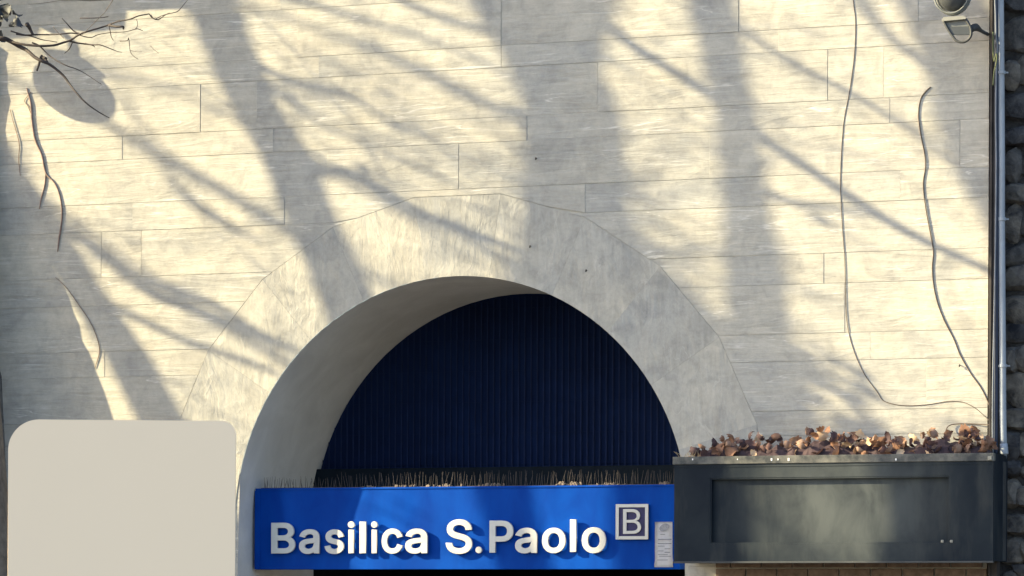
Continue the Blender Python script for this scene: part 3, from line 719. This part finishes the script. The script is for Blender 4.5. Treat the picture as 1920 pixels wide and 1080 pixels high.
tube('ring', [(c+Vector((.135*math.cos(a), -.04, .15*math.sin(a))), .008) for a in [2*math.pi*k/24 for k in range(25)]], M_LAMP_GREY, dm, 8, 1)
tube('ring', [(c+Vector((.13*math.cos(a), .03, .145*math.sin(a))), .014) for a in [2*math.pi*k/24 for k in range(25)]], M_LAMP_GREY, dm, 8, 1)
tube('bracket', [(c+Vector((.10,.05,.0)),.022),(c+Vector((.2,.2,.05)),.02),(c+Vector((.26,.34,.05)),.018)], M_DARKMETAL, dm, 8, 2)
box('clip', (c.x+.02,c.y-.15,c.z+.0), (c.x+.10,c.y-.125,c.z+.028), M_LAMP_PALE, dm, .005)

# nails and stubs in the wall
for a, b_, lab in ((1800,685,'small rusty nail below the slanting cable'), (995,462,'tiny dark nail left of centre above the arch'), (1100,507,'tiny dark nail right of the arch crown'), (1006,297,'tiny dark hook high above the arch')):
    c = at(a, b_, 0); o = tube('wall_nail', [(c+Vector((0,.004,0)),.004),(c+Vector((0,-.018,.004)),.0045),(c+Vector((0,-.02,-.012)),.006)], M_TWIG, None, 6, 1); tag(o, lab, 'nail')

# ------------------------------------------------------------------ rubble walls at both edges
def rubble(root, x0, x1, z0, z1, Yf, seed, yfun=None, zmin=0.12, zmax=.3):
    r = random.Random(seed); z = z0; meshes = []
    for k in range(10):
        bm = bmesh.new(); bmesh.ops.create_icosphere(bm, subdivisions=2, radius=1)
        for v in bm.verts:
            q = v.co.copy(); s = max(abs(q.x), abs(q.z)); q2 = Vector((q.x/max(.6,s**.4), q.y, q.z/max(.6,s**.4)))
            v.co = q2*(1+.22*noise.noise(q*1.6+Vector((k*5.1,0,0))))
        me = bpy.data.meshes.new('stone'); bm.to_mesh(me); bm.free(); me.materials.append(M_RUBBLE)
        meshes.append(me)
    n = 0
    while z < z1:
        h = r.uniform(zmin, zmax); x = x0+r.uniform(-.1,.0)
        while x < x1:
            w = r.uniform(.16,.42)
            hh = h*r.uniform(.75,1.08)
            Yq = yfun(x+w/2, z+h/2) if yfun else Yf
            o = bpy.data.objects.new('stone', meshes[r.randrange(10)]); COL.objects.link(o); o.parent = root
            o.location = Vector((min(max(x+w/2, x0+w/2), x1-.02), Yq+.05, z+hh/2+r.uniform(-.02,.02))) - root.location
            o.scale = (w*.53, r.uniform(.06,.11), hh*.53); o.rotation_euler = (0, r.uniform(-.15,.15), r.uniform(-.1,.1)); x += w*.97; n += 1
        z += h
    return n
RW = empty('rubble_wall', (XR+1.2, .3, 0), 'dark rough rubble stone wall beyond the pale pipe at the right edge', 'wall')
rx0 = at(1874, 500, .2).x
box('mortar_core', (XR+.02, .24, 0), (rx0+1.9, .9, zt_), M_RUBBLE_MORTAR, RW)
rubble(RW, rx0, rx0+1.8, .05, zt_-.1, .2, 31)

# left: battered rubble buttress standing proud of the facade just outside the frame
SH = [(118,1500),(150,1150),(232,830),(213,785),(197,735),(181,697),(178,685),(168,662),(155,640),(150,610),(140,590),(130,560),(118,535),(104,512),(96,500),(108,470),(90,425),(70,400),(56,380),(42,350),(32,322),(22,300),(14,282),(13,262),(10,245),(14,215),(20,190),(15,165),(16,140),(13,118),(18,100),(-10,80),(-40,60),(-60,20),(-70,-60),(-60,-200),(-70,-330)]
def xj(pz):                                   # junction line of buttress and facade
    z = pz; zA, zB = at(22,800,0).z, at(0,690,0).z; xA, xB = at(22,800,0).x, at(0,690,0).x
    if z < zA: return xA + .0*(zA-z)
    if z < zB: return xA+(xB-xA)*(z-zA)/(zB-zA)
    return xB - .05 - .01*(z-zB)
BW = empty('rubble_buttress', (-5.2, -.3, 0), 'battered rough stone buttress leaning in at the bottom left edge', 'buttress')
SHW = [at(a, b_, 0) for a, b_ in SH]; SHW.sort(key=lambda p: p.z)
corner = []
for p in SHW:
    z = p.z
    for _ in range(6):
        tt = (p.x - xj(z))/SUNV.x; z = p.z - SUNV.z*tt
    c = p - SUNV*tt; corner.append(c)
corner.sort(key=lambda c: c.z)
corner = [Vector((xj(0), corner[0].y, 0.0))] + [c for c in corner if c.z > .05]
bm = bmesh.new(); prevr = None
for c in corner:
    row = [bm.verts.new((xj(c.z), .05, c.z)), bm.verts.new((xj(c.z), c.y, c.z)), bm.verts.new((xj(c.z)-.5, c.y-.05, c.z)), bm.verts.new((-6.6, c.y-.05, c.z)), bm.verts.new((-6.6, .05, c.z))]
    if prevr:
        for k in range(4): bm.faces.new((prevr[k], prevr[k+1], row[k+1], row[k]))
    else: bm.faces.new(row)
    prevr = row
bm.faces.new(prevr[::-1])
from_bm('buttress_core', bm, M_RUBBLE, BW)
def cy(z):
    for a, b_ in zip(corner, corner[1:]):
        if a.z <= z <= b_.z: return a.y+(b_.y-a.y)*(z-a.z)/max(1e-6,b_.z-a.z)
    return corner[-1].y
rubble(BW, -6.5, xj(2.5)-.7, .05, 7.6, 0, 33, lambda x, z: cy(z)-.03)

# ------------------------------------------------------------------ made-up freestanding panel standing in for a flat beige shape
yawP = TH + math.radians(3.0)
dep = 22.3                                     # distance along the view axis
def atd(px, py, d=dep):
    return CAM + (CM @ Vector(((px-PPX)/FPX, -(py-PPY)/FPX, -1.0)))*d
pc = atd(229, 933); u = Vector((math.cos(yawP), math.sin(yawP), 0)); nrm = Vector((math.sin(yawP), -math.cos(yawP), 0))
def onp(px, py):
    d = CM @ Vector(((px-PPX)/FPX, -(py-PPY)/FPX, -1.0)); s = (pc-CAM).dot(nrm)/d.dot(nrm); return CAM+d*s
tot = empty('beige_stand_in', (pc.x, pc.y, 0), 'flat beige shape with rounded upper corners at the lower left, built as a made-up panel', 'sign')
tl, br_ = onp(15.5, 786), onp(442, 786)
x0 = (tl-pc).dot(u); x1 = (br_-pc).dot(u); ztop = tl.z; wpx = (x1-x0)/427
prof2 = [(x0, .75), (x1, .75)]
rr = 26*wpx; prof2 += [(x1-rr+rr*math.cos(a), ztop-rr+rr*math.sin(a)) for a in [math.pi/2*k/10 for k in range(11)]]
rr = 58*wpx; prof2 += [(x0+rr-rr*math.sin(a), ztop-rr+rr*math.cos(a)) for a in [math.pi/2*k/14 for k in range(15)]]
bm = bmesh.new()
def PV(s, z, off): 
    q = pc + u*s + nrm*off; return Vector((q.x, q.y, z))
f = [bm.verts.new(PV(s, z, 0)) for s, z in prof2]; k_ = [bm.verts.new(PV(s, z, -.09)) for s, z in prof2]
bm.faces.new(f); bm.faces.new(k_[::-1])
for i in range(len(f)): bm.faces.new((f[i], f[(i+1)%len(f)], k_[(i+1)%len(f)], k_[i]))
bmesh.ops.bevel(bm, geom=[e for e in bm.edges if all(v in f for v in e.verts)], offset=.004, segments=2, affect='EDGES')
from_bm('stand_in_panel', bm, M_STAND_IN, tot)
for s in (x0+.25, x1-.25):
    q = pc+u*s-nrm*.045; bm = bmesh.new(); add_tube(bm, [(Vector((q.x,q.y,0)),.035),(Vector((q.x,q.y,.76)),.035)], 12); from_bm('stand_in_leg', bm, M_DARKMETAL, tot, True)

# ------------------------------------------------------------------ thin shadow streaks on the left wall, built as added brown stems
def shadow_streak(label, pts, Y):
    o = tube('shadow_stem', [(at(a, b_, Y), r*.55) for a, b_, r in pts], M_SHADOW_STEM, None, 7, 4); tag(o, label, 'shadow_streak', 'added brown stems standing in for thin shadows on the wall')
shadow_streak('forked shadow streak at left built as a stem, its longer end turning right', [(50,165,.008),(58,195,.016),(60,225,.016),(66,262,.017),(78,290,.015),(86,325,.013),(100,340,.011),(110,360,.011),(116,390,.012),(115,420,.012),(111,445,.014),(108,472,.006)], -.007)
shadow_streak('short fork of the stem-built shadow streak, its left end', [(86,322,.009),(84,345,.011),(80,362,.011),(76,378,.010),(74,392,.005)], -.007)
shadow_streak('upper side shoot of the stem-built shadow streak', [(60,220,.008),(53,200,.006),(46,190,.005),(50,182,.005),(58,172,.006)], -.006)
shadow_streak('thin shadow streak built as a stem nearest the left edge', [(19,205,.004),(24,225,.005),(30,245,.006),(36,270,.0065),(35,300,.006),(38,330,.004)], -.007)
shadow_streak('thin shadow streak built as a brown stem above the beige stand-in panel', [(104,520,.003),(125,540,.0045),(150,575,.005),(170,605,.005),(184,640,.006),(186,662,.007),(178,690,.004)], -.006)

# ------------------------------------------------------------------ bare branch in the upper left corner
YBR = -2.4
br = empty('bare_branch', (at(-60,70,YBR).x, YBR, at(-60,70,YBR).z), 'dark leafless branch with twigs reaching in at the top left corner', 'branch')
def bt(name, pts, r0, r1):
    n = len(pts); tube(name, [(at(a, b_, YBR+.04*math.sin(i*1.3+r0*900)), r0+(r1-r0)*i/(n-1)) for i, (a, b_) in enumerate(pts)], M_TWIG, br, 6, 3)
bt('limb', [(-260,60),(-150,62),(-60,70),(0,72),(15,75),(36,87),(50,94),(65,107),(80,115),(95,122),(118,141),(130,157),(140,170),(160,192),(185,210),(205,221)], .022, .0035)
bt('limb', [(0,72),(36,82),(74,86),(101,85),(118,80),(133,75),(148,65),(167,58),(188,52),(203,47),(222,40),(244,36),(259,30),(280,26)], .010, .0045)
bt('twig', [(280,26),(285,33),(295,37),(303,33),(312,27),(332,22),(340,14),(350,2),(356,-8)], .005, .002)
bt('twig', [(283,28),(290,36),(300,31),(318,24)], .004, .002)
bt('twig', [(60,80),(74,86),(89,101),(107,114),(127,124),(142,129),(160,138),(190,158)], .007, .0022)
bt('twig', [(130,77),(148,81),(175,84),(187,84),(204,90),(219,96),(229,98)], .0075, .002)
bt('twig', [(160,81),(175,86),(178,89)], .004, .002)
bt('twig', [(150,64),(138,58),(127,46),(116,34)], .0075, .0025)
bt('twig', [(150,66),(160,69),(172,70),(184,65),(207,61),(231,60),(249,56),(256,52),(258,44),(256,36)], .0045, .002)
bt('twig', [(249,56),(258,54),(268,58)], .004, .002)
bt('twig', [(30,64),(48,66),(68,65),(92,65),(113,64),(133,62),(150,64)], .0065, .005)
bt('twig', [(20,58),(40,64),(59,68),(77,74),(95,77),(107,79)], .006, .003)
bt('twig', [(136,79),(131,90),(127,95),(121,100)], .0055, .003)
bt('twig', [(204,48),(207,60),(209,70),(213,76)], .0045, .0018)
bt('twig', [(225,77),(239,76),(241,71),(243,83),(244,95),(249,104),(259,111)], .0035, .0025)
bt('twig', [(243,94),(256,97),(266,97)], .0022, .0015)
bt('twig', [(282,86),(290,94),(298,100)], .003, .0015)
bt('twig', [(150,34),(170,34),(190,33),(203,31)], .004, .003)
bt('twig', [(100,50),(108,60),(120,72)], .003, .002)
bt('twig', [(203,47),(218,50),(231,50),(231,54)], .010, .007)
bt('bud', [(51,46),(54,50),(58,58),(62,65)], .020, .010)
bt('bud', [(86,110),(80,108),(75,114),(72,124),(69,133)], .014, .008)
bt('bud', [(76,107),(82,110),(88,116)], .022, .012)
# dark leaf clump at the very corner
lm = leaf_mesh(301, M_LEAFDK); lm2 = leaf_mesh(305, M_LEAFDK); rq = random.Random(8)
for k in range(75):
    a, b_ = rq.uniform(-70, 34), rq.uniform(-60, 66)
    if a > 20 and b_ > 55: continue
    o = bpy.data.objects.new('leaf', rq.choice((lm, lm2))); COL.objects.link(o); o.parent = br
    o.location = at(a, b_, YBR+rq.uniform(-.12,.12)) - br.location; s = rq.uniform(.07,.12); o.scale = (s,s,s)
    o.rotation_euler = (rq.uniform(0,6.3), rq.uniform(0,6.3), rq.uniform(0,6.3))

# ------------------------------------------------------------------ things just outside the frame whose shadows fall on the wall
gl = empty('globe_lamp', (-5.6, -.6, 5.5), 'globe street lamp on a bracket left of the frame casting the oval shadow', 'lamp')
c = at(140, 172, 0) - SUNV*1.75
# egg shaped globe, drooping along the light
ax = Vector((1,0,-.62)).normalized()
sx = at(220,234,0)-at(42,96,0)
bm = bmesh.new(); bmesh.ops.create_uvsphere(bm, u_segments=28, v_segments=18, radius=1, matrix=Matrix.Translation(c) @ Matrix.Rotation(.25,4,'Y') @ Matrix.Diagonal((.19,.14,.225,1)))
from_bm('globe', bm, M_GLOBE, gl, True)
bm = bmesh.new(); add_tube(bm, [(c+Vector((0,0,.18)),.09),(c+Vector((0,0,.24)),.11),(c+Vector((0,0,.30)),.05)], 16); from_bm('cap', bm, M_DARKMETAL, gl, True)
tube('bracket', [(c+Vector((0,0,.30)),.02),(c+Vector((-.1,0,.5)),.02),(c+Vector((-.6,.1,.6)),.02),(Vector((-6.3,-.2,c.z+.5)),.02)], M_DARKMETAL, gl, 8, 3)
def shadow_board(px_pts, tt, th=.04):
    bm = bmesh.new(); P = [at(a, b_, 0)-SUNV*tt for a, b_ in px_pts]
    f = [bm.verts.new(p) for p in P]; k_ = [bm.verts.new(p+Vector((0,-th,0))) for p in P]
    bm.faces.new(f); bm.faces.new(k_[::-1])
    for i in range(len(P)): bm.faces.new((f[i], f[(i+1)%len(P)], k_[(i+1)%len(P)], k_[i]))
    return bm
hb = empty('shade_caster', tuple(at(100,-40,0)-SUNV*1.9), 'unseen slab added above the frame, cut to shade the upper left wall', 'shade_slab')
from_bm('shade_slab', shadow_board([(-140,-260),(360,-290),(352,-2),(345,6),(219,11),(214,44),(150,52),(104,44),(84,56),(60,40),(52,60),(30,62),(-140,70)], 1.9), M_DARKMETAL, hb)  # added out of view, outline cut to the shade on the upper left wall

# bare trees standing left of the frame: their stems and twigs draw the soft shadows
KW = .364*1.32
def limb(root, name, px_pts, t0, t1=None, vert=True, seg=8, base=None):
    t1 = t0 if t1 is None else t1; P = []
    if base is not None:      # carry the stem on upward, tapering
        (a0,b0,w0), (a1,b1,w1) = px_pts[0], px_pts[1]; k = 1.6; px_pts = [(a0+(a0-a1)*k*1.9, b0-420, w0*.35), (a0+(a0-a1)*k*.8, b0-200, w0*.7)] + px_pts
    n = len(px_pts)
    for i, (a, b_, hw) in enumerate(px_pts):
        t = t0+(t1-t0)*min(1, i/(max(1,n-1))*1.6)
        r = hw/207*(KW if vert else .8)
        P.append((at(a, b_, 0)-SUNV*t, r))
    if base is not None: P.append((Vector((base[0], base[1], 2.0)), P[-1][1]*1.3)); P.append((Vector((base[0], base[1], 0.0)), P[-1][1]*1.7))
    tube(name, P, M_BARK, root, seg, 3); return P
rt = random.Random(77)
def twigs(root, P, n, L0, L1, r0, bias=None, depth=2, bm=None):
    own = bm is None
    if own: bm = bmesh.new()
    for k in range(n):
        i = rt.randrange(len(P)-1); u_ = rt.random(); p = P[i][0].lerp(P[i+1][0], u_)
        d = Vector((rt.gauss(0,1), rt.gauss(0,.7), rt.gauss(.25,.7)))
        if bias is not None: d += bias
        d.normalize(); L = rt.uniform(L0, L1); pts = [(p, r0)]
        q = p.copy(); m_ = 6
        for j in range(m_):
            d = (d+Vector((rt.gauss(0,.22), rt.gauss(0,.22), rt.gauss(0,.2)))).normalized(); q = q+d*L/m_
            pts.append((q.copy(), r0*(1-.8*(j+1)/m_)))
        add_tube(bm, pts, 4, False)
        if depth > 1: twigs(root, pts, 3, L*.3, L*.55, r0*.55, d*.8, depth-1, bm)
    if own:
        o = from_bm('twigs', bm, M_BARK, root); o['kind'] = 'stuff'
TA = empty('bare_tree', (at(800,900,0)-SUNV*7).to_tuple()[:2]+(0,), 'slim bare tree casting the shadow band that meets the arch from the left', 'tree', 'bare street trees left of the frame')
bA = at(900,1100,0)-SUNV*7
PA = limb(TA, 'trunk', [(335,-300,32),(360,-150,36),(393,0,44),(435,100,44),(474,190,44),(535,290,45),(575,390,45),(622,490,47),(662,590,48),(712,740,46),(745,880,46),(795,1060,48)], 7, base=(bA.x+.4,bA.y))
b3 = limb(TA, 'limb', [(420,-160,14),(560,-90,12),(700,-30,9),(760,5,8),(860,45,8),(940,62,7),(1010,120,6),(1080,180,4)], 7, 10, False)
b4 = limb(TA, 'limb', [(395,-60,9),(480,-20,8),(560,0,6),(690,40,5.5),(800,72,5),(900,115,4),(960,150,3)], 7, 10, False)
b5 = limb(TA, 'limb', [(430,90,8),(540,150,6.5),(640,172,5.5),(720,225,5),(800,250,4.5),(900,300,3)], 7, 10, False)
b6 = limb(TA, 'limb', [(440,110,8),(500,160,6),(550,190,5),(610,240,5),(700,270,4),(820,330,4),(900,360,3)], 7, 10, False)
b9 = limb(TA, 'limb', [(560,330,10),(640,320,9),(700,345,9),(760,385,9),(870,430,8),(1000,480,5)], 7, 6.5, False)
b10 = limb(TA, 'limb', [(200,120,2),(300,300,5),(350,370,9),(400,405,11),(440,430,8),(490,455,3)], 10, 10, False)
TB = empty('bare_tree', ((at(1200,1000,0)-SUNV*8.2).x, (at(1200,1000,0)-SUNV*8.2).y, 0), 'forked bare tree left of the frame shading the wall above the arch', 'tree', 'bare street trees left of the frame')
bB = at(1300,1150,0)-SUNV*8.2
PB = limb(TB, 'trunk', [(870,-250,60),(910,-110,66),(965,0,74),(1022,100,74),(1070,190,72),(1078,300,72),(1078,400,74),(1085,500,68),(1135,640,62),(1185,800,64),(1250,1000,70)], 8.2, base=(bB.x,bB.y))
PB3 = limb(TB, 'limb', [(1050,300,20),(1000,480,26),(985,600,50),(995,720,62),(1010,880,68),(1040,1080,68)], 9.2, base=(bB.x-.9,bB.y-.3))
PB2 = limb(TB, 'limb', [(1120,-250,34),(1105,-100,38),(1072,0,42),(1075,80,42),(1085,190,36)], 8)
b1 = limb(TB, 'limb', [(1090,0,10),(1140,45,10),(1200,95,9.5),(1340,182,10),(1440,265,10),(1530,325,9.5),(1650,405,9),(1740,455,8.5),(1850,505,8),(1950,560,7)], 8, 6.6, False)
TCc = empty('bare_tree', ((at(1640,1080,0)-SUNV*8.6).x, (at(1640,1080,0)-SUNV*8.6).y, 0), 'bare tree left of the frame casting the upright shadow left of the thin cable', 'tree', 'bare street trees left of the frame')
bC = at(1680,1200,0)-SUNV*8.6
PC = limb(TCc, 'trunk', [(1300,-250,34),(1315,-100,36),(1332,0,38),(1350,80,34),(1362,140,33),(1380,210,33),(1392,300,32),(1402,400,36),(1416,500,44),(1424,600,46),(1450,720,44),(1540,900,50),(1640,1080,52)], 8.6, base=(bC.x,bC.y))
b2 = limb(TCc, 'limb', [(1360,20,7),(1420,75,5.5),(1480,115,5),(1580,165,5),(1640,200,4.5),(1700,240,4),(1790,310,3)], 8.5, 6.8, False)
PC2 = limb(TCc, 'limb', [(1100,300,20),(1150,430,40),(1215,520,56),(1300,600,62),(1350,700,54),(1390,850,50),(1430,1000,46)], 13)
twigs(TCc, PC2, 44, .6, 1.4, .02, Vector((.3,0,-.2)))
b12 = limb(TCc, 'limb', [(1430,360,8),(1480,378,7),(1530,386,6),(1640,402,4)], 8.5, 7.5, False)
TD = empty('bare_tree', ((at(2050,700,0)-SUNV*10).x, (at(2050,700,0)-SUNV*10).y, 0), 'bare tree left of the frame shading the upper right corner of the wall', 'tree', 'bare street trees left of the frame')
bD = at(2200,1200,0)-SUNV*10
PD = limb(TD, 'trunk', [(1690,-250,70),(1735,-50,72),(1800,60,76),(1850,170,80),(1870,260,84),(1930,400,82),(1995,520,80),(2060,700,84)], 10, base=(bD.x,bD.y))
b11 = limb(TD, 'limb', [(1590,-60,8),(1615,0,8),(1660,60,8),(1720,110,7),(1760,150,6)], 10, 8, False)
TE = empty('bare_tree', ((at(400,1000,0)-SUNV*7).x-.5, (at(400,1000,0)-SUNV*7).y, 0), 'leaning bare tree left of the frame shading the lower left of the wall', 'tree', 'bare street trees left of the frame')
bE = at(500,1200,0)-SUNV*7
PE = limb(TE, 'trunk', [(-160,60,28),(-60,200,34),(20,330,38),(105,460,40),(165,555,40),(228,650,44),(288,760,46),(360,900,48),(440,1100,50)], 7, base=(bE.x,bE.y))
b7 = limb(TE, 'limb', [(40,380,8),(150,450,9),(230,510,9),(300,560,8.5),(420,600,8),(520,645,7)], 9, 8.5, False)
b8 = limb(TE, 'limb', [(230,520,9),(380,560,8),(480,620,7.5),(560,660,6)], 9.5, 9, False)
b8b = limb(TE, 'limb', [(180,560,9),(350,640,8),(440,670,7),(520,700,6)], 9.5, 9, False)
for root, P, n in ((TA, PA[2:10], 20), (TA, b3+b4, 8), (TA, b5+b6, 8), (TA, b9, 2), (TB, PB[4:12], 34), (TB, b1, 5), (TCc, PC[2:12], 14), (TCc, b2, 3), (TD, PD[2:9], 34), (TE, PE[3:10], 14), (TE, b7+b8, 6)):
    twigs(root, P, n, .7, 2.0, .008, Vector((.5,.1,-.15)))
TF = empty('bare_tree', ((at(-150,900,0)-SUNV*14).x, (at(-150,900,0)-SUNV*14).y, 0), 'farthest bare tree left of the frame whose long limbs blur into faint diagonal shadows', 'tree', 'bare street trees left of the frame')
bF = at(-170,1100,0)-SUNV*14
PF = limb(TF, 'trunk', [(-190,-300,30),(-170,-100,36),(-165,100,40),(-160,300,44),(-150,500,50),(-160,800,54)], 14, base=(bF.x,bF.y))
for pts in ([(-165,80,12),(120,190,11),(300,290,14),(420,360,17),(540,430,15),(700,520,10),(800,560,4)],
            [(-170,-130,12),(300,-40,8),(640,70,9),(780,130,14),(900,190,16),(1000,235,10)],
            [(-160,270,12),(60,360,10),(200,470,12),(340,560,15),(470,640,14),(570,700,8)],
            [(-165,40,10),(300,160,7),(640,330,9),(760,400,14),(880,440,12),(960,500,7)]):
    pts = [(a_, b_, w_*.8) for a_, b_, w_ in pts]
    Q = limb(TF, 'limb', pts, 14, 13.5, False); twigs(TF, Q[3:], 5, .5, 1.2, .012, Vector((.8,.1,-.4)))
PC3 = limb(TCc, 'limb', [(1180,420,20),(1200,540,44),(1240,640,56),(1300,740,60),(1370,880,60)], 14)
twigs(TCc, PC3, 26, .5, 1.2, .018, Vector((.2,0,-.2)))
# unseen lumps added in the trees to cast dark spots on the wall
def ball(root, px, py, tt, r):
    bm = bmesh.new(); c = at(px, py, 0)-SUNV*tt; bmesh.ops.create_icosphere(bm, subdivisions=2, radius=r, matrix=Matrix.Translation(c))
    from_bm('spot_caster', bm, M_BARK, root, True)
    tube('spot_caster_stalk', [(c,.004),(c+Vector((.02,.0,.25)),.004),(c+Vector((-.1,.1,.6)),.005)], M_BARK, root, 5, 2)
ball(TCc, 1541, 413, 7.5, .036); ball(TA, 683, 318, 7.5, .040); ball(TA, 722, 174, 7.5, .028); ball(TA, 745, 240, 8, .03); ball(TB, 965, 205, 8, .035)
